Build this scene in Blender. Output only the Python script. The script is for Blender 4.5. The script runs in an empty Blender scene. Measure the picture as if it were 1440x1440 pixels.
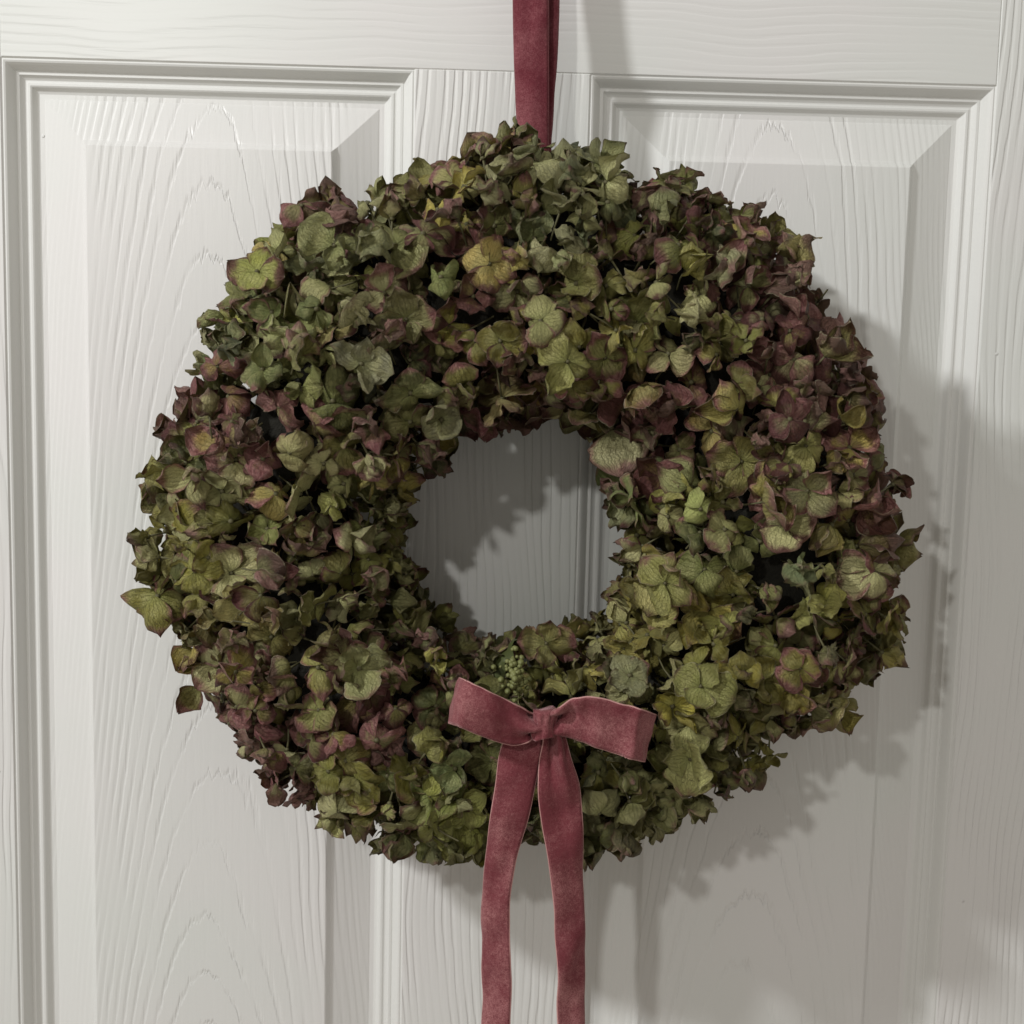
import bpy, math, random
import numpy as np
from mathutils import Vector, Matrix, noise

random.seed(7)
rng = np.random.default_rng(7)
scene = bpy.context.scene
C = scene.collection
ZO = 1.62                      # height of the top edge of the middle door panels above the floor

# ------------------------------------------------------------------ camera
CAM = dict(x=0.0, z=-0.15299, d=0.76745, pitch=-0.1182, yaw=-0.02399, roll=-0.02426, f=1900.0)
def cam_matrix():
    p, y, r = CAM['pitch'], CAM['yaw'], CAM['roll']
    Rx = Matrix.Rotation(p, 3, 'X'); Rz = Matrix.Rotation(y, 3, 'Z'); Ry = Matrix.Rotation(r, 3, 'Y')
    return Rz @ Rx @ Ry
RC = cam_matrix()
cam_data = bpy.data.cameras.new('camera')
cam = bpy.data.objects.new('camera', cam_data); C.objects.link(cam)
cam_data.sensor_width = 36.0; cam_data.lens = 36.0 * CAM['f'] / 1440.0
cam_data.clip_start = 0.02; cam_data.clip_end = 50.0
cam.matrix_world = Matrix.Translation((CAM['x'], -CAM['d'], CAM['z'] + ZO)) @ (RC @ Matrix.Rotation(math.radians(90), 3, 'X')).to_4x4()
cam_data.dof.use_dof = True
cam_data.dof.focus_distance = 0.69
cam_data.dof.aperture_fstop = 11.0
scene.camera = cam

def W(px, py, y):
    """world point at depth y seen at photograph pixel (px, py)"""
    v = RC @ Vector(((px - 720) / CAM['f'], 1.0, -(py - 720) / CAM['f']))
    t = (y + CAM['d']) / v.y
    return Vector((CAM['x'] + v.x * t, y, CAM['z'] + ZO + v.z * t))

# ------------------------------------------------------------------ light
world = bpy.data.worlds.new('World'); scene.world = world; world.use_nodes = True
bg = world.node_tree.nodes['Background']
bg.inputs['Color'].default_value = (1.0, 0.94, 0.855, 1); bg.inputs['Strength'].default_value = 0.35

def lamp(name, loc, power, radius, color):
    l = bpy.data.lights.new(name, 'POINT'); l.energy = power; l.shadow_soft_size = radius; l.color = color
    o = bpy.data.objects.new(name, l); C.objects.link(o); o.location = loc
    return o
lamp('hall_lamp', (-1.52, -1.17, ZO + 0.99), 122.0, 0.080, (0.985, 0.99, 1.0))
lamp('ceiling_lamp', (-0.53, -1.38, ZO + 0.33), 19.0, 0.028, (1.0, 0.985, 0.95))

scene.view_settings.view_transform = 'Standard'
scene.view_settings.look = 'None'
scene.view_settings.exposure = 0.0
scene.view_settings.gamma = 1.0

# ------------------------------------------------------------------ helpers
def tag(o, label=None, cat=None, group=None, kind=None):
    if label: o['label'] = label
    if cat: o['category'] = cat
    if group: o['group'] = group
    if kind: o['kind'] = kind
    return o
def empty(name, loc):
    o = bpy.data.objects.new(name, None); C.objects.link(o); o.location = loc
    o.empty_display_size = 0.02
    return o
def mesh_from(name, verts, faces, mat, smooth=True, uvs=None):
    me = bpy.data.meshes.new(name)
    verts = np.asarray(verts, dtype=np.float32)
    me.from_pydata(verts.tolist(), [], [tuple(int(i) for i in f) for f in faces])
    if uvs is not None:
        layer = me.uv_layers.new(name='UVMap')
        idx = np.empty(len(me.loops), dtype=np.int32); me.loops.foreach_get('vertex_index', idx)
        layer.data.foreach_set('uv', np.asarray(uvs, dtype=np.float32)[idx].ravel())
    if smooth: me.polygons.foreach_set('use_smooth', [True] * len(me.polygons))
    me.materials.append(mat); me.update()
    return me
def obj(name, me, parent=None, loc=None, world_coords=False):
    o = bpy.data.objects.new(name, me); C.objects.link(o)
    if parent is not None:
        o.parent = parent
        if world_coords:
            p = parent; off = Vector((0, 0, 0))
            while p is not None: off += p.location; p = p.parent
            o.location = -off
    if loc is not None: o.location = loc
    return o

class NT:
    def __init__(self, name):
        self.m = bpy.data.materials.new(name); self.m.use_nodes = True
        self.t = self.m.node_tree; self.t.nodes.clear()
        self.out = self.t.nodes.new('ShaderNodeOutputMaterial')
    def n(self, typ, **kw):
        nd = self.t.nodes.new(typ)
        for k, v in kw.items():
            if k == 'inp':
                for a, b in v.items(): self.set(nd.inputs[a], b)
            else: setattr(nd, k, v)
        return nd
    def set(self, sock, v):
        if isinstance(v, bpy.types.NodeSocket): self.t.links.new(v, sock)
        else: sock.default_value = v
    def math(self, op, a, b=None, c=None, clamp=False):
        nd = self.t.nodes.new('ShaderNodeMath'); nd.operation = op; nd.use_clamp = clamp
        self.set(nd.inputs[0], a)
        if b is not None: self.set(nd.inputs[1], b)
        if c is not None: self.set(nd.inputs[2], c)
        return nd.outputs[0]
    def mr(self, v, a, b, c=0.0, d=1.0, smooth=True):
        nd = self.t.nodes.new('ShaderNodeMapRange'); nd.interpolation_type = 'SMOOTHSTEP' if smooth else 'LINEAR'
        for i, q in enumerate((v, a, b, c, d)): self.set(nd.inputs[i], q)
        return nd.outputs[0]
    def mix(self, f, a, b, blend='MIX'):
        nd = self.t.nodes.new('ShaderNodeMix'); nd.data_type = 'RGBA'; nd.blend_type = blend
        self.set(nd.inputs[0], f); self.set(nd.inputs[6], a); self.set(nd.inputs[7], b)
        return nd.outputs[2]
    def noise(self, vec, scale, detail=2.0, rough=0.5, dist=0.0):
        nd = self.t.nodes.new('ShaderNodeTexNoise')
        self.set(nd.inputs['Vector'], vec); nd.inputs['Scale'].default_value = scale
        nd.inputs['Detail'].default_value = detail; nd.inputs['Roughness'].default_value = rough
        nd.inputs['Distortion'].default_value = dist
        return nd.outputs['Fac']
    def xyz(self, x, y, z):
        nd = self.t.nodes.new('ShaderNodeCombineXYZ')
        self.set(nd.inputs[0], x); self.set(nd.inputs[1], y); self.set(nd.inputs[2], z)
        return nd.outputs[0]

# ------------------------------------------------------------------ door paint with embossed grain
def grain_material(name, kind, xc=0.0, seed=0.0):
    N = NT(name)
    co = N.n('ShaderNodeTexCoord').outputs['Object']
    sp = N.n('ShaderNodeSeparateXYZ', inp={0: co}); X, Z = sp.outputs[0], sp.outputs[2]
    if kind == 'horizontal': X, Z = Z, X
    # u across the fibres, v along them
    u = N.math('SUBTRACT', X, xc)
    low = N.noise(N.xyz(N.math('MULTIPLY', u, 9.0), N.math('MULTIPLY', Z, 3.2 if kind != 'horizontal' else 6.0), seed), 1.0, 2.0, 0.45)
    low = N.math('SUBTRACT', low, 0.5)
    fib = N.noise(N.xyz(N.math('MULTIPLY', u, 330.0), N.math('MULTIPLY', Z, 22.0), seed + 3), 1.0, 3.0, 0.6)
    fib = N.math('SUBTRACT', fib, 0.5)
    if kind == 'cathedral':
        s, A = 27.0, 1750.0
        u2 = N.math('ADD', u, N.math('MULTIPLY', low, 0.030))
        ph = N.math('ADD', N.math('MULTIPLY', N.math('MULTIPLY', u2, u2), A), N.math('MULTIPLY', Z, s))
        ph = N.math('ADD', ph, N.math('MULTIPLY', low, 3.2))
        ph = N.math('ADD', ph, N.math('MULTIPLY', fib, 0.52))
        gx = N.math('MULTIPLY', N.math('ABSOLUTE', u2), 2 * A)
        g = N.math('SQRT', N.math('ADD', N.math('MULTIPLY', gx, gx), 900.0))
        wmm, depth = 0.0024, 0.00031
    else:
        dens = 215.0 if kind == 'vertical' else 205.0
        wob = 9.0 if kind == 'vertical' else 5.0
        ph = N.math('ADD', N.math('MULTIPLY', u, dens), N.math('MULTIPLY', low, wob))
        ph = N.math('ADD', ph, N.math('MULTIPLY', fib, 0.55))
        g = dens; wmm, depth = (0.0021, 0.00033) if kind == 'vertical' else (0.0022, 0.00011)
    f = N.math('FRACT', ph)
    d1 = N.math('DIVIDE', f, g)                                   # metres behind the line
    d2 = N.math('DIVIDE', N.math('SUBTRACT', 1.0, f), g)          # metres before it
    h = N.math('MINIMUM', N.mr(d1, 0.0, wmm), N.mr(d2, 0.0, wmm * 0.45))
    # grooves fade in and out along their length
    fade = N.noise(N.xyz(N.math('MULTIPLY', u, 60.0), N.math('MULTIPLY', Z, 9.0), seed + 9), 1.0, 2.0, 0.5)
    fade = N.mr(fade, 0.36, 0.60, 0.15, 1.0)
    if kind == 'cathedral': fade = N.math('MULTIPLY', fade, N.mr(N.math('ABSOLUTE', u), 0.060, 0.074, 1.0, 0.35))
    h = N.math('MULTIPLY', N.math('SUBTRACT', h, 1.0), fade)
    h = N.math('ADD', h, N.math('MULTIPLY', fib, 0.35))
    orange = N.noise(co, 900.0, 2.0, 0.5)
    h = N.math('ADD', h, N.math('MULTIPLY', orange, 0.06))
    vo = N.n('ShaderNodeTexVoronoi', feature='F1', inp={'Vector': co, 'Scale': 30.0})
    nib = N.math('MULTIPLY', N.mr(vo.outputs['Distance'], 0.012, 0.030, 1.0, 0.0), N.math('GREATER_THAN', N.n('ShaderNodeSeparateColor', inp={0: vo.outputs['Color']}).outputs[0], 0.55))
    h = N.math('ADD', h, N.math('MULTIPLY', nib, 1.3))          # dust nibs under the paint
    bump = N.n('ShaderNodeBump', inp={'Strength': 1.0, 'Distance': depth, 'Height': h})
    tone = N.noise(co, 5.0, 3.0, 0.5)
    col = N.mix(N.mr(tone, 0.35, 0.65), (0.735, 0.75, 0.72, 1), (0.765, 0.755, 0.74, 1))
    b = N.n('ShaderNodeBsdfPrincipled', inp={'Base Color': col, 'Roughness': 0.36, 'Normal': bump.outputs[0]})
    b.inputs['Specular IOR Level'].default_value = 0.4
    N.t.links.new(b.outputs[0], N.out.inputs[0])
    return N.m
def smooth_paint():
    N = NT('satin_paint')
    co = N.n('ShaderNodeTexCoord').outputs['Object']
    n1 = N.noise(co, 700.0, 2.0, 0.5); n2 = N.noise(co, 60.0, 3.0, 0.6)
    h = N.math('ADD', N.math('MULTIPLY', n1, 0.25), n2)
    bump = N.n('ShaderNodeBump', inp={'Strength': 1.0, 'Distance': 0.00012, 'Height': h})
    b = N.n('ShaderNodeBsdfPrincipled', inp={'Base Color': (0.75, 0.755, 0.73, 1), 'Roughness': 0.38, 'Normal': bump.outputs[0]})
    b.inputs['Specular IOR Level'].default_value = 0.4
    N.t.links.new(b.outputs[0], N.out.inputs[0])
    return N.m
M_mould = smooth_paint()
M_vert = grain_material('grained_paint_upright', 'vertical', 0.0, 1.0)
M_hor = grain_material('grained_paint_crosswise', 'horizontal', 0.0, 5.0)

# ------------------------------------------------------------------ the door
PW, GAP, A0 = 0.226, 0.0968, -0.2669
xs = [(A0, A0 + PW), (A0 + PW + GAP, A0 + 2 * PW + GAP)]
zrows = [(ZO + 0.100, ZO + 0.262), (0.90, ZO), (0.23, 0.72)]
XL, XR = A0 - 0.108, xs[1][1] + 0.108
TOP = ZO + 0.36
door = tag(empty('panelled_door', ((XL + XR) / 2, 0.0, 0.0)), 'white painted panelled door with embossed wood grain, behind the wreath', 'door')

def slab(name, x0, x1, z0, z1, mat):
    e = 0.0006; T = 0.035
    V = [(x0, e, z0), (x1, e, z0), (x1, e, z1), (x0, e, z1),
         (x0 + e, 0, z0 + e), (x1 - e, 0, z0 + e), (x1 - e, 0, z1 - e), (x0 + e, 0, z1 - e),
         (x0, T, z0), (x1, T, z0), (x1, T, z1), (x0, T, z1)]
    F = [(4, 5, 6, 7), (0, 1, 5, 4), (1, 2, 6, 5), (2, 3, 7, 6), (3, 0, 4, 7),
         (8, 9, 1, 0), (9, 10, 2, 1), (10, 11, 3, 2), (11, 8, 0, 3), (11, 10, 9, 8)]
    return obj(name, mesh_from(name, V, F, mat, smooth=False), door, world_coords=True)
slab('stile', XL, A0, 0.008, TOP, M_vert)
slab('stile', xs[1][1], XR, 0.008, TOP, M_vert)
rails = [(0.008, 0.23), (0.72, 0.90), (ZO, ZO + 0.100), (ZO + 0.262, TOP)]
for z0, z1 in rails: slab('rail', A0, xs[1][1], z0, z1, M_hor)
for z0, z1 in zrows: slab('mullion', xs[0][1], xs[1][0], z0, z1, M_vert)

# (inset from the opening, depth behind the door face)
MOULD = [(0, .0006), (.0004, .0010), (.0012, .0007), (.0022, .0011), (.0034, .0024), (.0048, .0045), (.0058, .0062), (.0063, .0067),
         (.0066, .0064), (.0079, .0064), (.0083, .0070), (.0092, .0080), (.0105, .0088), (.0112, .0088), (.0120, .0083), (.0132, .0083),
         (.0140, .0088), (.0147, .0098), (.0158, .0110), (.0173, .0116)]
FIELD = [(.0173, .0116), (.0200, .0116), (.0206, .0113), (.0424, .0042), (.0430, .0037), (.0450, .0013), (.0456, .0010)]
def rings(prof, x0, x1, z0, z1, cap):
    V, F = [], []
    for d, y in prof:
        V += [(x0 + d, y, z0 + d), (x1 - d, y, z0 + d), (x1 - d, y, z1 - d), (x0 + d, y, z1 - d)]
    for k in range(len(prof) - 1):
        for j in range(4):
            a, b = k * 4 + j, k * 4 + (j + 1) % 4
            F.append((a, b, b + 4, a + 4))
    if cap:
        k = (len(prof) - 1) * 4; F.append((k, k + 1, k + 2, k + 3))
    return V, F
for ci, (x0, x1) in enumerate(xs):
    for ri, (z0, z1) in enumerate(zrows):
        V, F = rings(MOULD, x0, x1, z0, z1, False)
        me = mesh_from('moulding', V, F, M_mould, smooth=False)
        obj('moulding', me, door, world_coords=True)
        V, F = rings(FIELD, x0, x1, z0, z1, True)
        m = grain_material('grained_paint_panel', 'cathedral', (x0 + x1) / 2 + (0.004, -0.006)[ci], 20.0 * ci + 7 * ri)
        obj('raised_panel', mesh_from('raised_panel', V, F, m, smooth=False), door, world_coords=True)

# door frame, wall and floor round it (outside the picture)
def box_mesh(name, x0, x1, y0, y1, z0, z1, mat):
    V = [(x, y, z) for z in (z0, z1) for y in (y0, y1) for x in (x0, x1)]
    F = [(0, 1, 5, 4), (1, 3, 7, 5), (3, 2, 6, 7), (2, 0, 4, 6), (0, 2, 3, 1), (4, 5, 7, 6)]
    return mesh_from(name, V, F, mat, smooth=False)
def plain(name, col, rough=0.6):
    N = NT(name)
    co = N.n('ShaderNodeTexCoord').outputs['Object']
    n1 = N.noise(co, 40.0, 4.0, 0.6)
    c = N.mix(N.math('MULTIPLY', n1, 0.2), (*col, 1), (col[0] * .8, col[1] * .8, col[2] * .8, 1))
    b = N.n('ShaderNodeBsdfPrincipled', inp={'Base Color': c, 'Roughness': rough})
    N.t.links.new(b.outputs[0], N.out.inputs[0]); return N.m
M_wall = plain('wall_paint', (0.62, 0.60, 0.55), 0.8)
g = 0.003
wall = tag(empty('wall', (0, 0.02, 0)), kind='structure')
for a in ((XL - 1.2, XL - .04, .0, .12, 0, 2.5), (XR + .04, XR + 1.2, .0, .12, 0, 2.5), (XL - .04, XR + .04, .0, .12, TOP + .04, 2.5)):
    obj('wall_panel', box_mesh('wall_panel', a[0], a[1], a[2] - .005, a[3], a[4], a[5], M_wall), wall, world_coords=True)
frame = tag(empty('door_frame', (0, 0.0, 0)), 'white painted frame round the panelled door', 'door frame')
for a in ((XL - .07, XL - g, 0, TOP + g), (XR + g, XR + .07, 0, TOP + g)):
    obj('jamb', box_mesh('jamb', a[0], a[1], -.018, .13, a[2], a[3], M_mould), frame, world_coords=True)
obj('head', box_mesh('head', XL - .07, XR + .07, -.018, .13, TOP + g, TOP + .075, M_mould), frame, world_coords=True)
tag(obj('floor', box_mesh('floor', -1.6, 1.6, -1.2, .3, -.05, -.002, plain('floor_oak', (0.25, 0.17, 0.10), 0.5))), kind='structure')

# ------------------------------------------------------------------ petals
def petal_material(name, source):
    N = NT(name)
    uvn = N.n('ShaderNodeUVMap', uv_map='UVMap').outputs[0]
    sp = N.n('ShaderNodeSeparateXYZ', inp={0: uvn}); U, V = sp.outputs[0], sp.outputs[1]   # U: -1..1 across (+2 per petal), V: 0 base .. 1 tip
    if source == 'object':
        oi = N.n('ShaderNodeObjectInfo'); tint, blush, rnd = oi.outputs['Color'], oi.outputs['Alpha'], oi.outputs['Random']
    else:
        at = N.n('ShaderNodeAttribute', attribute_name='tint'); tint, blush = at.outputs['Color'], at.outputs['Alpha']
        rnd = N.n('ShaderNodeAttribute', attribute_name='rnd').outputs['Fac']
    co = N.n('ShaderNodeTexCoord').outputs['Object']
    seedv = N.n('ShaderNodeVectorMath', operation='ADD', inp={0: N.xyz(U, N.math('MULTIPLY', V, 2.0), 0.0), 1: N.xyz(N.math('MULTIPLY', rnd, 31.0), N.math('MULTIPLY', rnd, 57.0), N.math('MULTIPLY', rnd, 83.0))}).outputs[0]
    n_big = N.noise(seedv, 1.3, 3.0, 0.55)
    n_mid = N.noise(seedv, 4.0, 3.0, 0.6)
    n_fine = N.noise(seedv, 22.0, 2.0, 0.6)
    # fanning, forking veins: constant angle from the base
    ang = N.math('DIVIDE', U, 1.0)
    wob = N.math('MULTIPLY', N.math('SUBTRACT', n_mid, 0.5), 0.38)
    a1 = N.math('ADD', ang, wob)
    v1 = N.math('ABSOLUTE', N.math('SINE', N.math('MULTIPLY', a1, 13.0)))
    v2 = N.math('ABSOLUTE', N.math('SINE', N.math('ADD', N.math('MULTIPLY', a1, 29.0), 0.6)))
    l1 = N.mr(v1, 0.0, 0.30, 1.0, 0.0); l2 = N.mr(v2, 0.0, 0.34, 1.0, 0.0)
    l2 = N.math('MULTIPLY', l2, N.mr(V, 0.30, 0.60))
    net = N.n('ShaderNodeTexVoronoi', feature='DISTANCE_TO_EDGE', inp={'Vector': seedv, 'Scale': 8.0}).outputs['Distance']
    l3 = N.mr(net, 0.0, 0.09, 0.40, 0.0)
    vein = N.math('MAXIMUM', N.math('MAXIMUM', l1, N.math('MULTIPLY', l2, 0.8)), l3)
    # colour
    pale = N.mix(0.45, tint, (0.42, 0.40, 0.17, 1))
    green = N.mix(N.mr(n_big, 0.35, 0.70), tint, pale)
    centre = N.mr(V, 0.0, 0.45, 0.55, 0.0)
    green = N.mix(centre, green, N.mix(0.5, tint, (0.30, 0.34, 0.10, 1)))
    edge = N.math('MAXIMUM', N.mr(V, 0.35, 1.0), N.mr(N.math('ABSOLUTE', U), 0.30, 1.05, 0.0, 0.85))
    bl = N.math('ADD', N.math('MULTIPLY', edge, 0.70), N.math('MULTIPLY', n_big, 0.75))
    bl = N.math('ADD', bl, N.math('MULTIPLY', N.math('SUBTRACT', n_fine, 0.5), 0.45))
    bl = N.math('ADD', bl, N.math('MULTIPLY', blush, 0.95))
    blf = N.mr(bl, 1.00, 1.40)
    dusty = N.mix(N.mr(n_mid, 0.3, 0.7), (0.21, 0.060, 0.070, 1), (0.40, 0.19, 0.18, 1))
    wine = N.mix(N.mr(rnd, 0.2, 0.8), dusty, (0.095, 0.022, 0.028, 1))
    col = N.mix(N.math('MULTIPLY', blf, 0.92), green, wine)
    geo = N.n('ShaderNodeNewGeometry')
    back = N.mix(0.30, col, (0.30, 0.29, 0.19, 1))
    col = N.mix(N.math('MULTIPLY', geo.outputs['Backfacing'], 0.6), col, back)
    col = N.mix(N.math('MULTIPLY', vein, N.mr(n_big, 0.3, 0.7, 0.55, 0.12)), col, N.mix(0.6, col, (0.035, 0.035, 0.010, 1)))
    rim = N.math('MAXIMUM', N.mr(V, 0.955, 1.0), N.mr(N.math('ABSOLUTE', U), 0.93, 1.0))
    rimcol = N.mix(N.mr(N.math('FRACT', N.math('MULTIPLY', rnd, 7.3)), 0.45, 0.55), (0.075, 0.035, 0.018, 1), (0.45, 0.42, 0.27, 1))  # some rims dry brown, others pale to imitate light on the edge
    col = N.mix(N.math('MULTIPLY', rim, N.mr(n_big, 0.35, 0.6, 0.3, 0.85)), col, rimcol)
    spots = N.mr(N.noise(seedv, 6.0, 1.0, 0.4), 0.72, 0.78)
    col = N.mix(N.math('MULTIPLY', spots, 0.6), col, (0.06, 0.035, 0.015, 1))
    hgt = N.math('ADD', N.math('MULTIPLY', vein, -0.75), N.math('MULTIPLY', n_mid, 1.3))
    hgt = N.math('ADD', hgt, N.math('MULTIPLY', n_fine, 0.35))
    bump = N.n('ShaderNodeBump', inp={'Strength': 1.0, 'Distance': 0.0007, 'Height': hgt})
    b = N.n('ShaderNodeBsdfPrincipled', inp={'Base Color': col, 'Roughness': 0.52, 'Normal': bump.outputs[0]})
    b.inputs['Specular IOR Level'].default_value = 0.38
    tr = N.n('ShaderNodeBsdfTranslucent', inp={'Color': N.mix(0.5, col, (0.25, 0.22, 0.04, 1)), 'Normal': bump.outputs[0]})
    mx = N.n('ShaderNodeMixShader', inp={0: 0.11, 1: b.outputs[0], 2: tr.outputs[0]})
    N.t.links.new(mx.outputs[0], N.out.inputs[0])
    return N.m
M_pet = petal_material('dried_sepal', 'object')
M_petm = petal_material('dried_sepal_mass', 'attribute')
def stem_mat():
    N = NT('dried_stem')
    co = N.n('ShaderNodeTexCoord').outputs['Object']
    c = N.mix(N.noise(co, 300.0, 3.0), (0.05, 0.045, 0.018, 1), (0.13, 0.12, 0.05, 1))
    b = N.n('ShaderNodeBsdfPrincipled', inp={'Base Color': c, 'Roughness': 0.7})
    N.t.links.new(b.outputs[0], N.out.inputs[0]); return N.m
M_stem = stem_mat()

def petal_geo(seed, kind):
    """one sepal: base at the origin, growing along +Y, face up +Z. Unit length."""
    r = random.Random(seed)
    nu, nv = 11, 11
    wmax = r.uniform(0.44, 0.66)
    tip = r.uniform(0.55, 1.10); basee = r.uniform(0.55, 0.8)
    peak_s = basee / (basee + tip); peak = peak_s ** basee * (1 - peak_s) ** tip
    if kind == 'flat':   bend, curl = r.uniform(-0.8, 0.7), r.uniform(-0.8, 1.0)
    elif kind == 'reflex': bend, curl = r.uniform(-2.2, -0.9), r.uniform(-2.2, -0.7)
    elif kind == 'cup':  bend, curl = r.uniform(0.7, 2.0), r.uniform(0.9, 2.5)
    else:                bend, curl = r.uniform(-1.4, 1.4), r.choice((-1, 1)) * r.uniform(2.0, 3.4)   # rolled
    fold = r.uniform(-0.22, 0.30); tipbend = r.uniform(-2.6, 2.0)
    twist = r.uniform(-0.5, 0.5)
    off = Vector((r.uniform(0, 50), r.uniform(0, 50), r.uniform(0, 50)))
    ruf = r.uniform(0.03, 0.11); rf = r.uniform(7, 14); rp = r.uniform(0, 6); rp2 = r.uniform(0, 6)
    pos = Vector((0, 0)); ang = 0.0
    V, UV = [], []
    prev = 0.0
    for j in range(nv):
        s = j / (nv - 1); s = s * 0.985 + 0.008
        ds = s - prev; prev = s
        ang = bend * s + tipbend * max(0, s - 0.7) ** 2 * 4
        pos = pos + Vector((math.cos(ang), math.sin(ang))) * ds
        w = wmax * (s ** basee * (1 - s) ** tip) / peak
        w = max(w, 0.035 * (1 - s) + 0.012)
        for i in range(nu):
            t = -1 + 2 * i / (nu - 1)
            we = w * (1 + 0.20 * noise.noise(off + Vector((math.copysign(1, t), s * 6, 0))) * abs(t))
            cc = curl * (0.35 + 0.65 * s)
            if abs(cc) > 1e-3: x, z = math.sin(cc * t) / cc * we, (1 - math.cos(cc * t)) / cc * we
            else: x, z = t * we, 0.0
            z += fold * abs(t) * we
            z += ruf * (t * t) * math.sin(rf * s + (rp if t > 0 else rp2)) * min(1, s * 2)
            z += 0.10 * noise.noise(off + Vector((x * 4.5, s * 4.0, 0))) * min(1, s * 3)
            z += 0.020 * math.cos(t * 13.0 + 2 * noise.noise(off + Vector((t, s * 2, 9)))) * min(1.0, s * 2.2) * (1.1 - s)
            yy = pos.x + 0.05 * noise.noise(off + Vector((t * 2.2, 7, 3))) * s
            a2 = twist * s
            ca, sa = math.cos(a2), math.sin(a2)
            x, z = x * ca - z * sa, x * sa + z * ca
            # local frame along the bent midrib
            V.append((x, yy - z * math.sin(ang), pos.y + z * math.cos(ang)))
            UV.append((t, s))
    F = []
    for j in range(nv - 1):
        for i in range(nu - 1):
            a = j * nu + i
            F.append((a, a + 1, a + nu + 1, a + nu))
    return np.array(V, dtype=np.float64), F, np.array(UV)
KINDS = ['flat'] * 12 + ['reflex'] * 14 + ['cup'] * 12 + ['roll'] * 8
GEO = [petal_geo(100 + i, k) for i, k in enumerate(KINDS)]
PMESH = [mesh_from('petal', v, f, M_pet, True, uv) for v, f, uv in GEO]
BYK = {k: [i for i, q in enumerate(KINDS) if q == k] for k in ('flat', 'reflex', 'cup', 'roll')}

def tube_geo(path, radii, nseg=6):
    V, F = [], []
    n = len(path)
    for k in range(n):
        d = (path[min(k + 1, n - 1)] - path[max(k - 1, 0)]).normalized()
        a = d.orthogonal().normalized(); b = d.cross(a)
        for j in range(nseg):
            q = 2 * math.pi * j / nseg
            V.append(path[k] + (a * math.cos(q) + b * math.sin(q)) * radii[k])
    for k in range(n - 1):
        for j in range(nseg):
            a, b = k * nseg + j, k * nseg + (j + 1) % nseg
            F.append((a, b, b + nseg, a + nseg))
    V.append(path[-1]); t = len(V) - 1
    for j in range(nseg): F.append(((n - 1) * nseg + j, (n - 1) * nseg + (j + 1) % nseg, t))
    return np.array([tuple(v) for v in V]), F
def bead_geo(r, seed):
    """flower centre: a small bumpy bead on top of a bent stalk that runs back into the wreath"""
    rr = random.Random(seed)
    L = rr.uniform(0.010, 0.017)
    side = Vector((rr.uniform(-.2, .2), rr.uniform(-.2, .2), 0)) * L
    path = [Vector((0, 0, -L)) + side, Vector((0, 0, -L * .5)) + side * .3, Vector((0, 0, -.0008))]
    V1, F1 = tube_geo(path, [.00045, .0005, .0006], 5)
    V2, F2 = [], []
    nl, nb = 8, 5
    for j in range(nb + 1):
        th = math.pi * j / nb
        for i in range(nl):
            q = 2 * math.pi * i / nl
            k = r * (1 + .15 * math.sin(4 * q) * math.sin(th))
            V2.append((k * math.sin(th) * math.cos(q), k * math.sin(th) * math.sin(q), k * math.cos(th) * .9 + r * .4))
    for j in range(nb):
        for i in range(nl):
            a, b = j * nl + i, j * nl + (i + 1) % nl
            F2.append((a + nl, b + nl, b, a))
    n = len(V1)
    return np.vstack([V1, np.array(V2)]), F1 + [tuple(q + n for q in f) for f in F2]
BEADS = [bead_geo(random.uniform(.0011, .0017), i) for i in range(6)]
BMESH = [mesh_from('floret', v, f, M_stem) for v, f in BEADS]

# ------------------------------------------------------------------ wreath body
OUTER = [(700,168),(775,182),(830,196),(880,212),(912,250),(945,240),(985,222),(1040,262),(1110,305),(1150,385),(1212,462),(1226,560),(1268,640),(1272,720),
         (1262,770),(1278,810),(1268,900),(1236,945),(1182,1000),(1112,1045),(1050,1112),(960,1152),(880,1186),(760,1204),(650,1200),(580,1210),(530,1172),(480,1162),
         (410,1118),(330,1060),(292,1000),(245,930),(222,880),(190,820),(192,740),(202,650),(222,575),(275,535),(278,470),(300,415),(332,350),(380,295),(432,250),
         (500,262),(545,258),(575,220),(640,200)]
INNER = [(720,602),(770,600),(828,622),(852,655),(845,700),(862,745),(846,810),(832,860),(790,888),(740,898),(685,890),(640,888),(612,850),(590,790),(577,730),
         (580,690),(612,662),(655,640),(695,618)]
YC = -0.058                                 # depth of the ring's middle
cen = W(722, 738, YC)
def polar(pts):
    a, r = [], []
    for p in pts:
        q = W(p[0], p[1], YC) - cen
        a.append(math.atan2(q.z, q.x)); r.append(math.hypot(q.x, q.z))
    o = np.argsort(a); a = np.array(a)[o]; r = np.array(r)[o]
    a = np.concatenate([a - 2 * np.pi, a, a + 2 * np.pi]); r = np.concatenate([r, r, r])
    return lambda th: np.interp(th, a, r)
Rout, Rin = polar(OUTER), polar(INNER)
def ro(th): return float(sum(Rout(th + d) for d in (-.06, 0, .06)) / 3) - 0.0118
def ri(th): return float(sum(Rin(th + d) for d in (-.08, 0, .08)) / 3) + 0.0070

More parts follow.
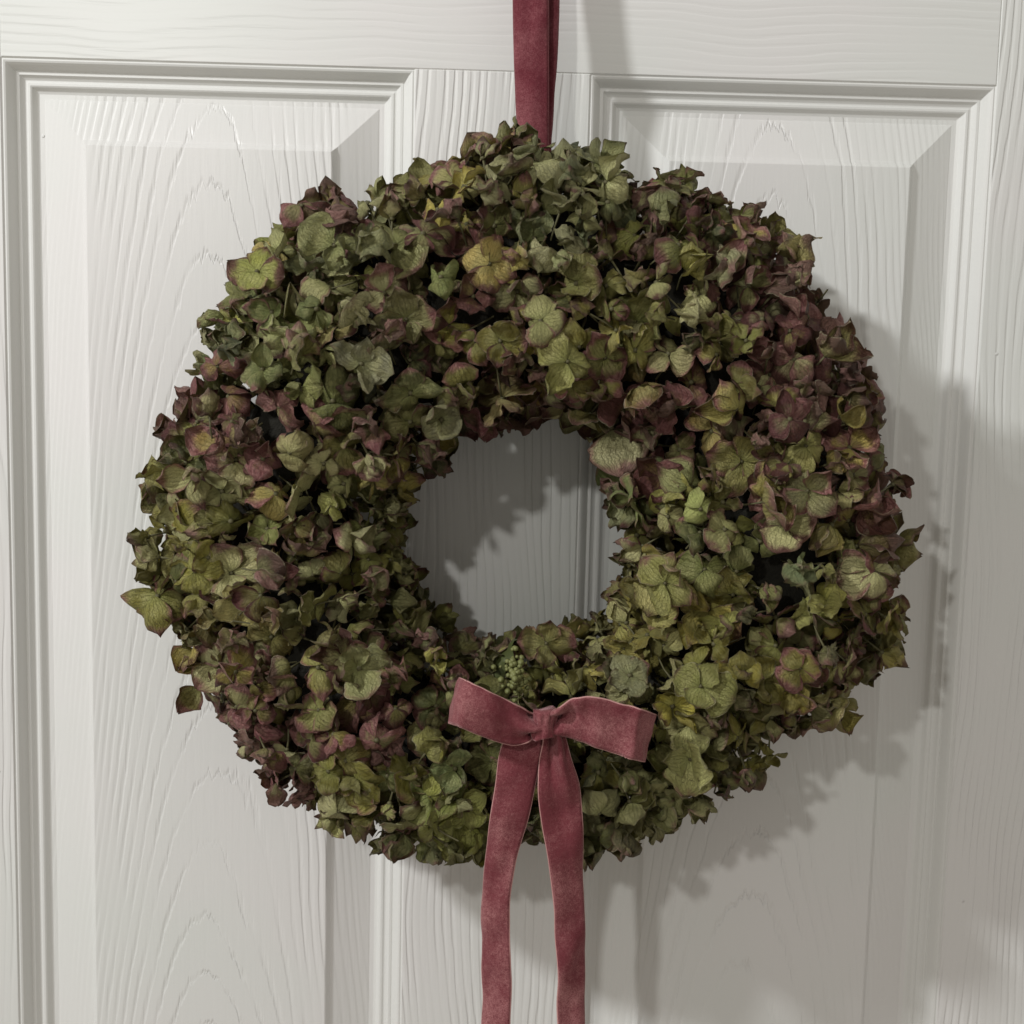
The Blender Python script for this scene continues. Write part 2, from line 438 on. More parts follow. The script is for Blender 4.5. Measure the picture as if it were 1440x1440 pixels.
# flower heads: pixel, base colour, blush amount, fullness
G = lambda r, g, b: (r, g, b)
HEADS = [((800,285),G(.150,.190,.125),.05,1), ((665,265),G(.165,.165,.060),.45,1), ((640,370),G(.150,.140,.070),.80,1), ((480,340),G(.175,.205,.115),.20,1),
         ((415,290),G(.180,.170,.080),.80,.8), ((375,400),G(.160,.200,.075),.30,1), ((300,490),G(.110,.145,.090),.10,1), ((560,470),G(.150,.155,.095),.60,1),
         ((440,470),G(.170,.215,.110),.15,1), ((730,470),G(.200,.205,.060),.50,1), ((860,400),G(.180,.185,.070),.50,1), ((800,520),G(.200,.205,.070),.35,1),
         ((990,310),G(.130,.150,.050),.55,1), ((940,430),G(.160,.180,.065),.35,1), ((1110,390),G(.120,.120,.050),.70,1), ((1120,520),G(.150,.145,.070),.95,1),
         ((1190,580),G(.110,.100,.045),.85,1), ((1050,580),G(.180,.180,.075),.70,1), ((930,590),G(.190,.170,.090),.75,1), ((1200,690),G(.160,.150,.060),.75,1),
         ((1080,680),G(.190,.200,.085),.50,1), ((890,700),G(.110,.150,.075),.40,1), ((1000,760),G(.170,.200,.080),.25,1), ((1130,810),G(.170,.200,.080),.20,1),
         ((1230,870),G(.150,.150,.045),.35,1), ((920,810),G(.225,.225,.080),.35,1), ((1150,930),G(.130,.130,.045),.40,1), ((1010,940),G(.200,.210,.060),.22,1),
         ((880,920),G(.235,.240,.100),.20,1), ((1070,1040),G(.110,.120,.040),.25,1), ((950,1090),G(.120,.145,.055),.12,1), ((840,1120),G(.100,.115,.045),.12,1),
         ((640,1130),G(.165,.200,.060),.10,1), ((740,1100),G(.100,.115,.045),.25,1), ((650,940),G(.165,.190,.080),.40,1), ((540,1010),G(.165,.165,.070),.75,1),
         ((520,1110),G(.140,.165,.055),.25,1), ((400,1050),G(.100,.095,.045),.85,1), ((440,960),G(.150,.160,.070),.45,1), ((320,930),G(.170,.165,.070),.50,1),
         ((330,860),G(.190,.180,.080),.30,1), ((250,790),G(.150,.160,.045),.25,1), ((370,770),G(.150,.140,.065),.50,1), ((290,690),G(.150,.170,.050),.25,1),
         ((310,600),G(.110,.090,.040),.85,1), ((430,620),G(.140,.130,.070),.65,1), ((550,640),G(.120,.120,.045),.45,1), ((480,720),G(.125,.150,.060),.25,1),
         ((540,820),G(.110,.125,.045),.25,1), ((460,850),G(.150,.170,.075),.25,1), ((600,560),G(.130,.150,.070),.35,1), ((740,570),G(.130,.105,.050),.65,1)]
hp = np.array([[W(h[0][0], h[0][1], -0.11).x, W(h[0][0], h[0][1], -0.11).z] for h in HEADS])

hrnd = random.Random(21)
HS = [min(1.25, max(0.84, 0.92 + 0.30 * h[1][0] / 0.2 * hrnd.uniform(.2, .8) + (0.06 if h[2] > .6 else 0))) for h in HEADS]
def head_of(p): return int(np.argmin(np.hypot(hp[:, 0] - p.x, hp[:, 1] - p.z)))
def surf(th, ph, shrink=0.0):
    """ring surface: th round the wreath, ph round the tube (0 outer rim, 90 front, 180 inner rim)"""
    Ro, Ri = ro(th), ri(th)
    c, h = (Ro + Ri) / 2, (Ro - Ri) / 2 - shrink
    dep = 0.064 + 0.004 * math.sin(3 * th + 1) - shrink
    ex = 0.85
    cp, spv = math.cos(ph), math.sin(ph)
    r = c + h * math.copysign(abs(cp) ** ex, cp)
    y = YC - dep * math.copysign(abs(spv) ** ex, spv)
    return Vector((cen.x + r * math.cos(th), y, cen.z + r * math.sin(th)))
def surf_n(th, ph):
    e = 0.02
    a = surf(th + e, ph) - surf(th - e, ph); b = surf(th, ph + e) - surf(th, ph - e)
    n = a.cross(b).normalized()
    ax = Vector((cen.x + (ro(th) + ri(th)) / 2 * math.cos(th), YC, cen.z + (ro(th) + ri(th)) / 2 * math.sin(th)))
    if n.dot(surf(th, ph) - ax) < 0: n = -n
    return n

wreath = tag(empty('hydrangea_wreath', (cen.x, 0.0, cen.z)), 'round wreath of dried green and burgundy hydrangea florets hanging on the white door', 'wreath')

# packed inner core, near-black colour stands in for shade between florets
V, F = [], []
nt, npz = 120, 26
for i in range(nt):
    th = 2 * math.pi * i / nt
    for j in range(npz):
        ph = 2 * math.pi * j / npz
        p = surf(th, ph, 0.026)
        nn = surf_n(th, ph)
        p = p + nn * 0.005 * noise.noise(p * 70) + nn * .003 * noise.noise(p * 220)
        p.y = min(p.y, -0.004)
        V.append(tuple(p))
for i in range(nt):
    for j in range(npz):
        a, b = i * npz + j, i * npz + (j + 1) % npz
        c2, d2 = ((i + 1) % nt) * npz + j, ((i + 1) % nt) * npz + (j + 1) % npz
        F.append((a, c2, d2, b))
Nc = NT('core_gap_shade'); co = Nc.n('ShaderNodeTexCoord').outputs['Object']
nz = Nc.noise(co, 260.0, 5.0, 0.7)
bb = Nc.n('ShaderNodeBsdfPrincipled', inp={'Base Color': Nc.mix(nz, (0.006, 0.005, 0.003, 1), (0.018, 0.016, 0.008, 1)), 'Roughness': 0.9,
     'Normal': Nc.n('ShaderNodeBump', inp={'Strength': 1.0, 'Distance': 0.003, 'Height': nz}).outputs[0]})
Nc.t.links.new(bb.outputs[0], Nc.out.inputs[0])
obj('wreath_core', mesh_from('wreath_core', V, F, Nc.m), wreath, world_coords=True)

# scatter florets over the surface (dart throwing) in two layers
def scatter(n_try, spacing, ph0, ph1, sink):
    out = []; cell = {}
    for _ in range(n_try):
        th = random.uniform(-math.pi, math.pi); ph = random.uniform(ph0, ph1)
        p = surf(th, ph)
        w = math.hypot(p.x - cen.x, p.z - cen.z) / 0.22
        if random.random() > w: continue
        sp = spacing * random.uniform(0.85, 1.15) * HS[head_of(p)]
        key = tuple(int(math.floor(c / spacing)) for c in p)
        ok = True
        for dx in (-1, 0, 1):
            for dy in (-1, 0, 1):
                for dz in (-1, 0, 1):
                    for q in cell.get((key[0] + dx, key[1] + dy, key[2] + dz), ()):
                        if (q - p).length < sp: ok = False; break
                    if not ok: break
                if not ok: break
            if not ok: break
        if ok:
            cell.setdefault(key, []).append(p.copy()); out.append((th, ph, p, sink))
    return out
pts = scatter(80000, 0.0121, math.radians(-38), math.radians(212), 0.0)
pts += scatter(12000, 0.0165, math.radians(-30), math.radians(205), 0.016)

def under_bow(q):
    x, z = q.x - bow0.x, q.z - bow0.z
    return (-.033 < x < .026 and -.10 < z < .012) or (abs(x) < .060 and abs(z + .002 + .09 * x) < .014)
bow0 = W(762, 1017, -.13)
camp = Vector((CAM['x'], -CAM['d'], CAM['z'] + ZO))
florets = []
for th, ph, p, sink in pts:
    n = surf_n(th, ph)
    # mophead domes: dip between heads
    dd = np.sort(np.hypot(hp[:, 0] - p.x, hp[:, 1] - p.z))
    hi = int(np.argmin(np.hypot(hp[:, 0] - p.x + random.gauss(0, .008), hp[:, 1] - p.z + random.gauss(0, .008))))
    crev = 1 - min(1.0, (dd[1] - dd[0]) / 0.022)
    front = max(0.0, math.sin(ph))
    q = p - n * (sink + 0.011 * crev * front + random.uniform(-0.008 * front, 0.011))
    if q.y > -0.012: q.y = -0.012
    if under_bow(q) and q.y < -0.106: q.y = -0.106 + random.uniform(0, .004)
    _, tint, bl, full = HEADS[hi]
    view = (camp - q).normalized()
    facing = n.dot(view)
    j = math.exp(random.gauss(-0.20, 0.52))
    g_sh = random.uniform(-0.02, 0.02)
    col = tuple(max(0.02, c * j + g) for c, g in zip((tint[0] * 1.90, tint[1] * 1.66, tint[2] * 1.15), (g_sh, 0.0, -g_sh * .5)))
    if random.random() < 0.26:
        pm = random.uniform(.35, .85); col = tuple(c * (1 - pm) + d * pm for c, d in zip(col, (.58, .55, .28)))  # pale cream florets, lit highlights put into their tint
    else: col = (col[0] * .88, col[1] * .84, col[2] * .80)
    mxc = max(col); lim = 0.56
    if mxc > lim: col = tuple(c * lim / mxc for c in col)
    b = min(1.1, max(0.0, bl * random.uniform(0.35, 1.32) + random.uniform(-.12, .12)))
    k = random.random()
    style = 'open' if k < .20 else 'dome' if k < .46 else 'cup' if k < .78 else 'mixed'
    tilt = 0.75 if style != 'open' else 0.6
    up = (n + Vector((random.gauss(0, 1), random.gauss(0, 1), random.gauss(0, 1))) * 0.80 * tilt + Vector((0, -0.10, 0.0))).normalized()
    size = HS[hi] * random.uniform(0.0100, 0.0158) * (1.0 if sink == 0 else 0.95) * (1.26 if random.random() < .14 else 1)
    florets.append(dict(p=q, up=up, col=col, bl=b, style=style, size=size, score=(facing + 0.15) * (1 if sink == 0 else 0.25) - crev * .1, roll=random.uniform(0, 6.28)))
# a few florets placed where the photograph shows particularly plain ones
def hero(px, py, y, col, bl, style, size, toward=(0, -1, 0), roll=0.3):
    q = W(px, py, y)
    for f in list(florets):
        if (f['p'] - q).length < 0.0135 or (math.hypot(f['p'].x - q.x, f['p'].z - q.z) < 0.014 and f['p'].y < q.y + .012): florets.remove(f)
    florets.append(dict(p=q, up=Vector(toward).normalized(), col=col, bl=bl, style=style, size=size * .72, score=5, roll=roll))
hero(508, 512, -.128, (.30, .29, .17), .05, 'open', .0205, (.1, -1, .1), .5)
hero(798, 508, -.135, (.28, .27, .08), .18, 'dome', .024, (.0, -.9, -.2), .1)
hero(760, 452, -.136, (.29, .28, .11), .40, 'dome', .021, (-.1, -.8, .4), .9)
hero(1128, 800, -.130, (.19, .24, .10), .02, 'cup', .023, (-.25, -1, .1), .7)
hero(1135, 690, -.128, (.25, .23, .11), .45, 'open', .022, (.15, -1, .1), .2)
hero(935, 820, -.126, (.28, .27, .08), .15, 'open', .022, (.0, -1, .1), .15)
hero(768, 905, -.108, (.25, .22, .07), .25, 'open', .019, (.05, -1, .25), .7)
hero(620, 590, -.112, (.20, .19, .10), .10, 'open', .019, (.05, -1, .0), .0)
hero(985, 965, -.132, (.27, .27, .08), .20, 'open', .022, (.0, -1, .2), .4)
hero(505, 940, -.130, (.26, .26, .11), .20, 'open', .021, (.0, -1, .1), 1.0)
hero(640, 1080, -.122, (.20, .24, .09), .03, 'open', .017, (.0, -1, -.1), .6)
hero(885, 950, -.126, (.30, .30, .16), .10, 'open', .017, (.1, -1, .2), 1.1)
hero(1240, 640, -.075, (.20, .20, .08), .45, 'dome', .020, (.75, -.8, .1), .2)
hero(425, 290, -.080, (.19, .16, .07), .80, 'dome', .021, (-.4, -.8, .5), .2)
hero(1110, 590, -.130, (.20, .18, .09), 1.0, 'dome', .021, (.1, -.9, .2), 1.2)
hero(530, 1040, -.126, (.22, .20, .09), .85, 'dome', .021, (-.1, -.9, -.2), .4)
hero(595, 330, -.118, (.19, .17, .07), .70, 'dome', .022, (-.1, -.8, .4), .3)
hero(935, 300, -.108, (.20, .21, .08), .10, 'cup', .022, (-.1, -.8, .3), 1.0)
hero(620, 390, -.128, (.24, .28, .09), .02, 'dome', .017, (0, -.9, .1), 1.0)

PETK = {'open': ['flat'] * 5 + ['cup', 'reflex'], 'dome': ['reflex'] * 6 + ['roll'], 'cup': ['cup'] * 5 + ['roll'], 'mixed': ['reflex', 'cup', 'roll', 'flat']}
PITCH = {'open': (-8, 26), 'dome': (-30, 22), 'cup': (38, 84), 'mixed': (-25, 60)}
def floret_petals(f):
    n = 4 if random.random() < .86 else random.choice((3, 5))
    res = []
    for k in range(n):
        gi = random.choice(BYK[random.choice(PETK[f['style']])])
        yaw = 2 * math.pi * k / n + random.gauss(0, .10)
        pit = math.radians(random.uniform(*PITCH[f['style']]))
        L = f['size'] * random.uniform(.85, 1.15)
        rl = random.gauss(0, .22)
        M = Matrix.Rotation(yaw, 4, 'Z') @ Matrix.Translation((0, .0008, .0006 * k)) @ Matrix.Rotation(pit, 4, 'X') @ Matrix.Rotation(rl, 4, 'Y') @ Matrix.Scale(L, 4)
        v = random.uniform(.86, 1.14)
        res.append((gi, M, (f['col'][0] * v, f['col'][1] * v, f['col'][2] * v, min(1, max(0, f['bl'] + random.uniform(-.18, .18))))))
    return res
def frame_of(f):
    z = f['up']; x = z.orthogonal().normalized(); y = z.cross(x)
    R = Matrix((x, y, z)).transposed().to_4x4() @ Matrix.Rotation(f['roll'], 4, 'Z')
    return Matrix.Translation(f['p']) @ R
florets.sort(key=lambda f: -f['score'])
NPART = 300
wl = Matrix.Translation(-wreath.location)
for f in florets[:NPART]:
    fo = bpy.data.objects.new('floret', random.choice(BMESH)); C.objects.link(fo)
    fo.parent = wreath; fo.matrix_local = wl @ frame_of(f)
    for gi, M, c in floret_petals(f):
        po = bpy.data.objects.new('petal', PMESH[gi]); C.objects.link(po)
        po.parent = fo; po.matrix_local = M; po.color = c
# the rest in one mesh
VV, FF, UU, TT, RR = [], [], [], [], []; off = 0
SV, SF = [], []; soff = 0
for f in florets[NPART:]:
    Mf = frame_of(f)
    A = np.array(Mf)
    bv, bf = random.choice(BEADS)
    SV.append(bv @ A[:3, :3].T + A[:3, 3]); SF += [tuple(q + soff for q in t) for t in bf]; soff += len(bv)
    for gi, M, c in floret_petals(f):
        A = np.array(Mf @ M); v, fc, uv = GEO[gi]
        VV.append(v @ A[:3, :3].T + A[:3, 3]); UU.append(uv)
        FF.append(np.array(fc) + off); off += len(v)
        TT.append(np.tile(np.array(c), (len(v), 1))); RR.append(np.full(len(v), random.random()))
VV = np.vstack(VV); FF = np.vstack(FF); UU = np.vstack(UU); TT = np.vstack(TT); RR = np.concatenate(RR)
me = bpy.data.meshes.new('floret_mass')
me.vertices.add(len(VV)); me.vertices.foreach_set('co', VV.astype(np.float32).ravel())
me.loops.add(FF.size); me.loops.foreach_set('vertex_index', FF.astype(np.int32).ravel())
me.polygons.add(len(FF)); me.polygons.foreach_set('loop_start', np.arange(0, FF.size, 4, dtype=np.int32))
me.update(calc_edges=True)
me.polygons.foreach_set('use_smooth', np.ones(len(FF), dtype=bool))
uvl = me.uv_layers.new(name='UVMap'); uvl.data.foreach_set('uv', UU[FF.ravel()].astype(np.float32).ravel())
ta = me.attributes.new('tint', 'FLOAT_COLOR', 'POINT'); ta.data.foreach_set('color', TT.astype(np.float32).ravel())
ra = me.attributes.new('rnd', 'FLOAT', 'POINT'); ra.data.foreach_set('value', RR.astype(np.float32))
me.materials.append(M_petm); me.validate()
fm = obj('floret_mass', me, wreath, world_coords=True); fm['kind'] = 'stuff'
sm = obj('stalk_mass', mesh_from('stalk_mass', np.vstack(SV), SF, M_stem), wreath, world_coords=True); sm['kind'] = 'stuff'
print('florets', len(florets), 'faces mass', len(FF))

# unopened green buds above the bow
def bud_cluster():
    V, F = [], []; o = 0
    base = W(724, 950, -.122)
    r = random.Random(5)
    for k in range(85):
        a = r.uniform(0, 6.28); rad = abs(r.gauss(0, .0050))
        c = base + Vector((math.cos(a) * rad * .8, -.006 + rad * .9 + r.uniform(-.001, .001), math.sin(a) * rad * 1.5))
        R = r.uniform(.0008, .0019)
        for j in range(5):
            thh = math.pi * j / 4
            for i in range(7):
                q = 2 * math.pi * i / 7
                V.append((c.x + R * math.sin(thh) * math.cos(q), c.y - R * math.cos(thh), c.z + R * math.sin(thh) * math.sin(q)))
        for j in range(4):
            for i in range(7):
                a1, b1 = o + j * 7 + i, o + j * 7 + (i + 1) % 7
                F.append((a1, b1, b1 + 7, a1 + 7))
        o += 35
    Nb = NT('bud_green'); co = Nb.n('ShaderNodeTexCoord').outputs['Object']
    b = Nb.n('ShaderNodeBsdfPrincipled', inp={'Base Color': Nb.mix(Nb.noise(co, 200.0), (0.11, 0.12, 0.035, 1), (0.24, 0.25, 0.09, 1)), 'Roughness': 0.6})
    Nb.t.links.new(b.outputs[0], Nb.out.inputs[0])
    return obj('bud_cluster', mesh_from('bud_cluster', V, F, Nb.m), wreath, world_coords=True)
bud_cluster()['label'] = 'knobbly cluster of unopened green buds'
# one green leaf lying on the inner edge
v, fc, uv = petal_geo(777, 'reflex')
Nl = NT('leaf_green'); co = Nl.n('ShaderNodeTexCoord').outputs['Object']
b = Nl.n('ShaderNodeBsdfPrincipled', inp={'Base Color': Nl.mix(Nl.noise(co, 3.0), (0.045, 0.055, 0.016, 1), (0.085, 0.10, 0.03, 1)), 'Roughness': 0.5})
Nl.t.links.new(b.outputs[0], Nl.out.inputs[0])
leaf = obj('leaf', mesh_from('leaf', v, fc, Nl.m, True, uv), wreath)
leaf.matrix_local = wl @ Matrix.Translation(W(742, 905, -.085)) @ Matrix.Rotation(math.radians(78), 4, 'Z') @ Matrix.Rotation(math.radians(35), 4, 'Y') @ Matrix.Scale(.030, 4)
leaf['label'] = 'dark green leaf on the lower inner edge'

# ------------------------------------------------------------------ velvet ribbons
def velvet(name, base, hi, seed):
    N = NT(name)
    co = N.n('ShaderNodeTexCoord').outputs['Object']
    uvn = N.n('ShaderNodeUVMap', uv_map='UVMap').outputs[0]
    off = N.n('ShaderNodeVectorMath', operation='ADD', inp={0: co, 1: (seed, seed * 2, 0)}).outputs[0]
    big = N.noise(off, 26.0, 3.0, 0.6, 0.3)
    mid = N.noise(off, 520.0, 4.0, 0.7)
    fine = N.noise(off, 1900.0, 3.0, 0.75)
    f = N.math('ADD', N.math('MULTIPLY', big, 0.9), N.math('MULTIPLY', mid, 0.45))
    f = N.math('ADD', f, N.math('MULTIPLY', N.math('SUBTRACT', fine, 0.5), 0.55))
    nap_sheen = N.mr(f, 0.50, 1.12)
    col = N.mix(nap_sheen, base, hi)  # sheen of the nap painted into the base colour as lighter patches
    col = N.mix(N.mr(fine, 0.30, 0.55, 0.45, 0.0), col, (base[0] * .45, base[1] * .4, base[2] * .4, 1))
    hgt = N.math('ADD', N.math('MULTIPLY', fine, 0.6), N.math('MULTIPLY', mid, 1.0))
    bump = N.n('ShaderNodeBump', inp={'Strength': 0.7, 'Distance': 0.0005, 'Height': hgt})
    b = N.n('ShaderNodeBsdfPrincipled', inp={'Base Color': col, 'Roughness': 0.85, 'Normal': bump.outputs[0]})
    b.inputs['Specular IOR Level'].default_value = 0.1
    b.inputs['Sheen Weight'].default_value = 0.55; b.inputs['Sheen Roughness'].default_value = 0.35
    b.inputs['Sheen Tint'].default_value = (1.0, 0.62, 0.62, 1)
    N.t.links.new(b.outputs[0], N.out.inputs[0]); return N.m
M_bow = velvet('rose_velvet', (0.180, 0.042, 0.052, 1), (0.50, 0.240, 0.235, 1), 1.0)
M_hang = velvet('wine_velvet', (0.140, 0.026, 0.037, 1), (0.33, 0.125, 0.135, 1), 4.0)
def pl(name, col):
    N = NT(name); co = N.n('ShaderNodeTexCoord').outputs['Object']
    b = N.n('ShaderNodeBsdfPrincipled', inp={'Base Color': N.mix(N.noise(co, 800.0), (*[c * .7 for c in col], 1), (*col, 1)), 'Roughness': 0.7})
    N.t.links.new(b.outputs[0], N.out.inputs[0]); return N.m
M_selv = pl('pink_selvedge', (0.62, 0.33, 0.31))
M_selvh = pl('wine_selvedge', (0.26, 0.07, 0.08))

def cr(P, n):
    """Catmull-Rom through rows of numbers"""
    P = np.array(P, dtype=float); out = []
    Q = np.vstack([2 * P[0] - P[1], P, 2 * P[-1] - P[-2]])
    for i in range(len(P) - 1):
        for k in range(n):
            t = k / n
            p0, p1, p2, p3 = Q[i], Q[i + 1], Q[i + 2], Q[i + 3]
            out.append(.5 * (2 * p1 + (p2 - p0) * t + (2 * p0 - 5 * p1 + 4 * p2 - p3) * t * t + (3 * p1 - p0 - 3 * p2 + p3) * t ** 3))
    out.append(P[-1]); return np.array(out)

def ribbon(name, rows, mat, selv, parent, n=8, nu=12, bulge=0.0, folds=None, thick=0.0009, edge_r=0.00045, seed=0):
    """rows: (edge A px, py, depth, edge B px, py, depth). Folds: amplitude (towards the viewer) as a function of (t, s)."""
    R = []
    for r in rows:
        a = W(r[0], r[1], r[2]); b = W(r[3], r[4], r[5])
        R.append([*a, *b])
    R = cr(R, n); m = len(R)
    grid = np.zeros((m, nu + 1, 3))
    for j in range(m):
        a, b = Vector(R[j][:3]), Vector(R[j][3:])
        for i in range(nu + 1):
            t = i / nu
            p = a.lerp(b, t)
            s = j / (m - 1)
            tang = Vector(R[min(j + 1, m - 1)][:3]) + Vector(R[min(j + 1, m - 1)][3:]) - Vector(R[max(j - 1, 0)][:3]) - Vector(R[max(j - 1, 0)][3:])
            nrm = tang.cross(b - a)
            nrm = nrm.normalized() if nrm.length > 1e-9 else Vector((0, -1, 0))
            d = bulge * 4 * t * (1 - t)
            if folds: d += folds(t, s)
            d += 0.0007 * noise.noise(Vector((t * 3 + seed, s * 9, seed))) + 0.0016 * noise.noise(Vector((t * 1.6 + seed, s * 14, seed + 4)))
            grid[j, i] = p + nrm * d
    gu = np.gradient(grid, axis=1); gv = np.gradient(grid, axis=0)
    nn = np.cross(gv, gu); nn /= np.maximum(np.linalg.norm(nn, axis=2, keepdims=True), 1e-12)
    top = grid + nn * thick / 2; bot = grid - nn * thick / 2
    V = np.vstack([top.reshape(-1, 3), bot.reshape(-1, 3)]); K = m * (nu + 1); wd = nu + 1
    F = []
    for j in range(m - 1):
        for i in range(nu):
            a = j * wd + i
            F.append((a, a + 1, a + wd + 1, a + wd)); F.append((K + a, K + a + wd, K + a + wd + 1, K + a + 1))
    for j in range(m - 1):
        a = j * wd; F.append((a, a + wd, K + a + wd, K + a))
        a = j * wd + nu; F.append((a, K + a, K + a + wd, a + wd))
    for i in range(nu):
        F.append((i, K + i, K + i + 1, i + 1)); a = (m - 1) * wd + i; F.append((a, a + 1, K + a + 1, K + a))
    UV = np.zeros((2 * K, 2)); UV[:, 0] = np.tile(np.tile(np.arange(wd) / nu, m), 2); UV[:, 1] = np.tile(np.repeat(np.arange(m) / m, wd), 2)
    o = obj(name, mesh_from(name, V, F, mat, True, UV), parent, world_coords=True)
    for side in (0, nu):
        path = [Vector(grid[j, side]) for j in range(m)]
        v, f = tube_geo(path, [edge_r] * m, 6)
        obj('selvedge', mesh_from('selvedge', v, f, selv), o)
    return o

# hanging loop, over the top of the door
hang = tag(empty('hanging_ribbon', W(745, 0, -.025)), 'dark rose velvet ribbon loop hanging the wreath from the top of the door', 'ribbon')
topy = -.006
def up(px, py, y): return (px, py, y)
def hang_rows(edges, dy):
    rows = []
    for (py, xa, xb, y) in edges: rows.append((xa, py, y + dy[0], xb, py + 1, y + dy[1]))
    return rows
e_front = [(-1000, 722, 768, -0.0049), (-700, 722, 768, -0.0110), (-400, 721, 768, -0.0189), (-150, 721, 770, -0.0281), (0, 722, 771, -0.0335), (60, 723, 771, -0.0354), (120, 725, 771, -0.0372), (190, 728, 771, -0.0403), (225, 729, 771, -0.0400), (260, 732, 768, -0.0330)]
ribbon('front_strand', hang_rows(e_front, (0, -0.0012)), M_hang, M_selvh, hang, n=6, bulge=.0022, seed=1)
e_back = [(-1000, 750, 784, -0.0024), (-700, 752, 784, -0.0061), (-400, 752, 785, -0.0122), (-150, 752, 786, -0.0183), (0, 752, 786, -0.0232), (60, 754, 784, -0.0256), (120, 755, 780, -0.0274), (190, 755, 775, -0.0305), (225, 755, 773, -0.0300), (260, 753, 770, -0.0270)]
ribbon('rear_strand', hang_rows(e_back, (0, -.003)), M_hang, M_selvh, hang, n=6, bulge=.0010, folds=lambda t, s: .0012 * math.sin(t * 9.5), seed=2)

# bow
bow = tag(empty('velvet_bow', W(766, 1015, -.133)), 'dusty rose velvet bow with two long tails tied at the bottom of the wreath', 'bow')
Y = -.142
L = [(757, 1006, Y, 757, 1034, Y), (742, 1001, Y - .005, 745, 1043, Y - .002), (715, 987, Y - .008, 722, 1048, Y - .003), (686, 972, Y - .011, 682, 1037, Y - .008),
     (660, 960, Y - .010, 648, 1023, Y - .009), (650, 955, Y - .004, 637, 1018, Y - .003), (647, 955, Y + .006, 634, 1017, Y + .007), (668, 968, Y + .012, 655, 1020, Y + .012),
     (710, 990, Y + .011, 705, 1030, Y + .011), (752, 1006, Y + .004, 752, 1030, Y + .004)]
def lf(t, s):
    k = math.exp(-((s - .0) / .16) ** 2) + .6 * math.exp(-((s - 1) / .12) ** 2)
    return -.0058 * k * math.sin(t * 8.5 + .4 + s * 3)
ribbon('loop', L, M_bow, M_selv, bow, n=9, nu=16, folds=lf, bulge=.001, seed=3)
Rr = [(774, 1004, Y, 774, 1026, Y), (788, 992, Y - .005, 784, 1032, Y - .001), (808, 982, Y - .008, 808, 1040, Y - .003), (835, 980, Y - .010, 835, 1049, Y - .005),
      (875, 990, Y - .009, 868, 1060, Y - .005), (902, 998, Y - .010, 890, 1067, Y - .008), (916, 1003, Y - .003, 903, 1070, Y - .001), (920, 1005, Y + .007, 906, 1070, Y + .008),
      (895, 998, Y + .012, 885, 1062, Y + .012), (840, 992, Y + .011, 835, 1045, Y + .011), (778, 1008, Y + .004, 778, 1030, Y + .004)]
ribbon('loop', Rr, M_bow, M_selv, bow, n=9, nu=16, folds=lf, bulge=.001, seed=6)
y2 = Y + .009
TL = [(741, 1022, y2 + .002, 772, 1022, y2 + .002), (716, 1034, y2, 768, 1036, y2), (703, 1060, y2 + .001, 760, 1066, y2 - .002), (698, 1100, y2 + .002, 753, 1100, y2), (690, 1150, y2 + .004, 742, 1152, y2 + .002), (684, 1200, y2 + .008, 727, 1202, y2 + .004),
      (680, 1250, y2 + .013, 719, 1252, y2 + .006), (677, 1305, y2 + .015, 715, 1310, y2 + .007), (679, 1350, y2 + .017, 718, 1352, y2 + .009), (679, 1400, y2 + .018, 719, 1402, y2 + .010),
      (678, 1460, y2 + .019, 717, 1462, y2 + .011), (676, 1560, y2 + .019, 722, 1562, y2 + .015), (680, 1700, y2 + .021, 728, 1690, y2 + .019)]
ribbon('tail', TL, M_bow, M_selv, bow, n=8, nu=12, bulge=.0012, seed=9, folds=lambda t, s: .002 * math.exp(-(s / .06) ** 2) * math.sin(t * 9))
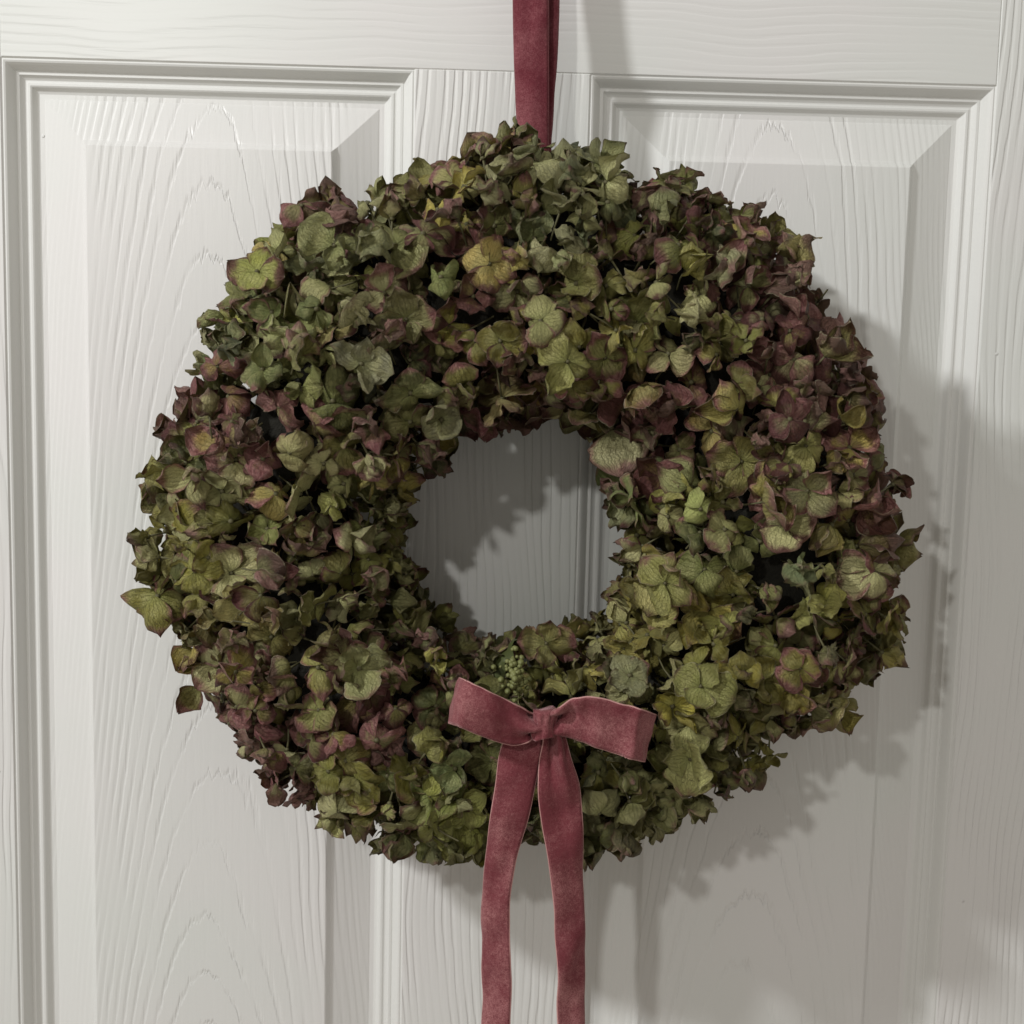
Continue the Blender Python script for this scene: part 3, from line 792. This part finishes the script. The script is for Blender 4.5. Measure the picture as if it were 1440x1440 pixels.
TR = [(760, 1024, y2 - .004, 784, 1022, y2 - .004), (764, 1040, y2 - .005, 794, 1036, y2 - .003), (760, 1070, y2 - .004, 802, 1066, y2 - .002), (757, 1110, y2 - .002, 814, 1104, y2), (762, 1155, y2 + .001, 818, 1150, y2 + .003), (770, 1200, y2 + .004, 819, 1198, y2 + .007),
      (777, 1255, y2 + .007, 820, 1252, y2 + .012), (782, 1310, y2 + .009, 821, 1306, y2 + .015), (784, 1360, y2 + .010, 823, 1358, y2 + .016), (785, 1410, y2 + .011, 821, 1408, y2 + .018),
      (785, 1470, y2 + .012, 820, 1470, y2 + .019), (784, 1560, y2 + .014, 826, 1560, y2 + .019), (780, 1660, y2 + .019, 830, 1672, y2 + .021)]
def tf(t, s):
    k = math.exp(-(s / .19) ** 2)
    return k * (.0088 * math.exp(-((t - .62 - .25 * s) / .11) ** 2) - .006 * math.exp(-((t - .36) / .10) ** 2)) + .0006 * math.sin(s * 30 + t * 3)
ribbon('tail', TR, M_bow, M_selv, bow, n=8, nu=14, bulge=.0010, folds=tf, seed=12)
# knot: a short band wrapped round the middle with creases
V, F = [], []
kc = W(765, 1017, Y - .002); nA, nB = 48, 20
for j in range(nB):
    t = j / (nB - 1) * 2 - 1
    for i in range(nA):
        q = 2 * math.pi * i / nA
        rx = .0053 * (1 + .10 * t * t); ry = .0056
        prof = 1.0 - .16 * t * t + .10 * math.sin(t * 2.2 + q)
        c = 1 + .12 * math.sin(q * 3 + t * 2.0) + .20 * abs(math.sin(q * 4.0 - t * 1.1 + .7)) ** .6 - .12 + .10 * noise.noise(Vector((math.cos(q) * 2, math.sin(q) * 2, t * 1.5)))
        x = rx * math.cos(q) * prof * c; yv = ry * math.sin(q) * prof * c; z = t * .0068 * (1 + .12 * math.sin(q * 2 + 1))
        x, z = x * math.cos(.12) - z * math.sin(.12), x * math.sin(.12) + z * math.cos(.12)
        V.append((kc.x + x, kc.y + yv, kc.z + z))
for j in range(nB - 1):
    for i in range(nA):
        a, b2 = j * nA + i, j * nA + (i + 1) % nA
        F.append((a, b2, b2 + nA, a + nA))
F.append(tuple(range(nA))[::-1]); F.append(tuple((nB - 1) * nA + i for i in range(nA)))
knot = obj('knot', mesh_from('knot', V, F, M_bow), bow, world_coords=True)
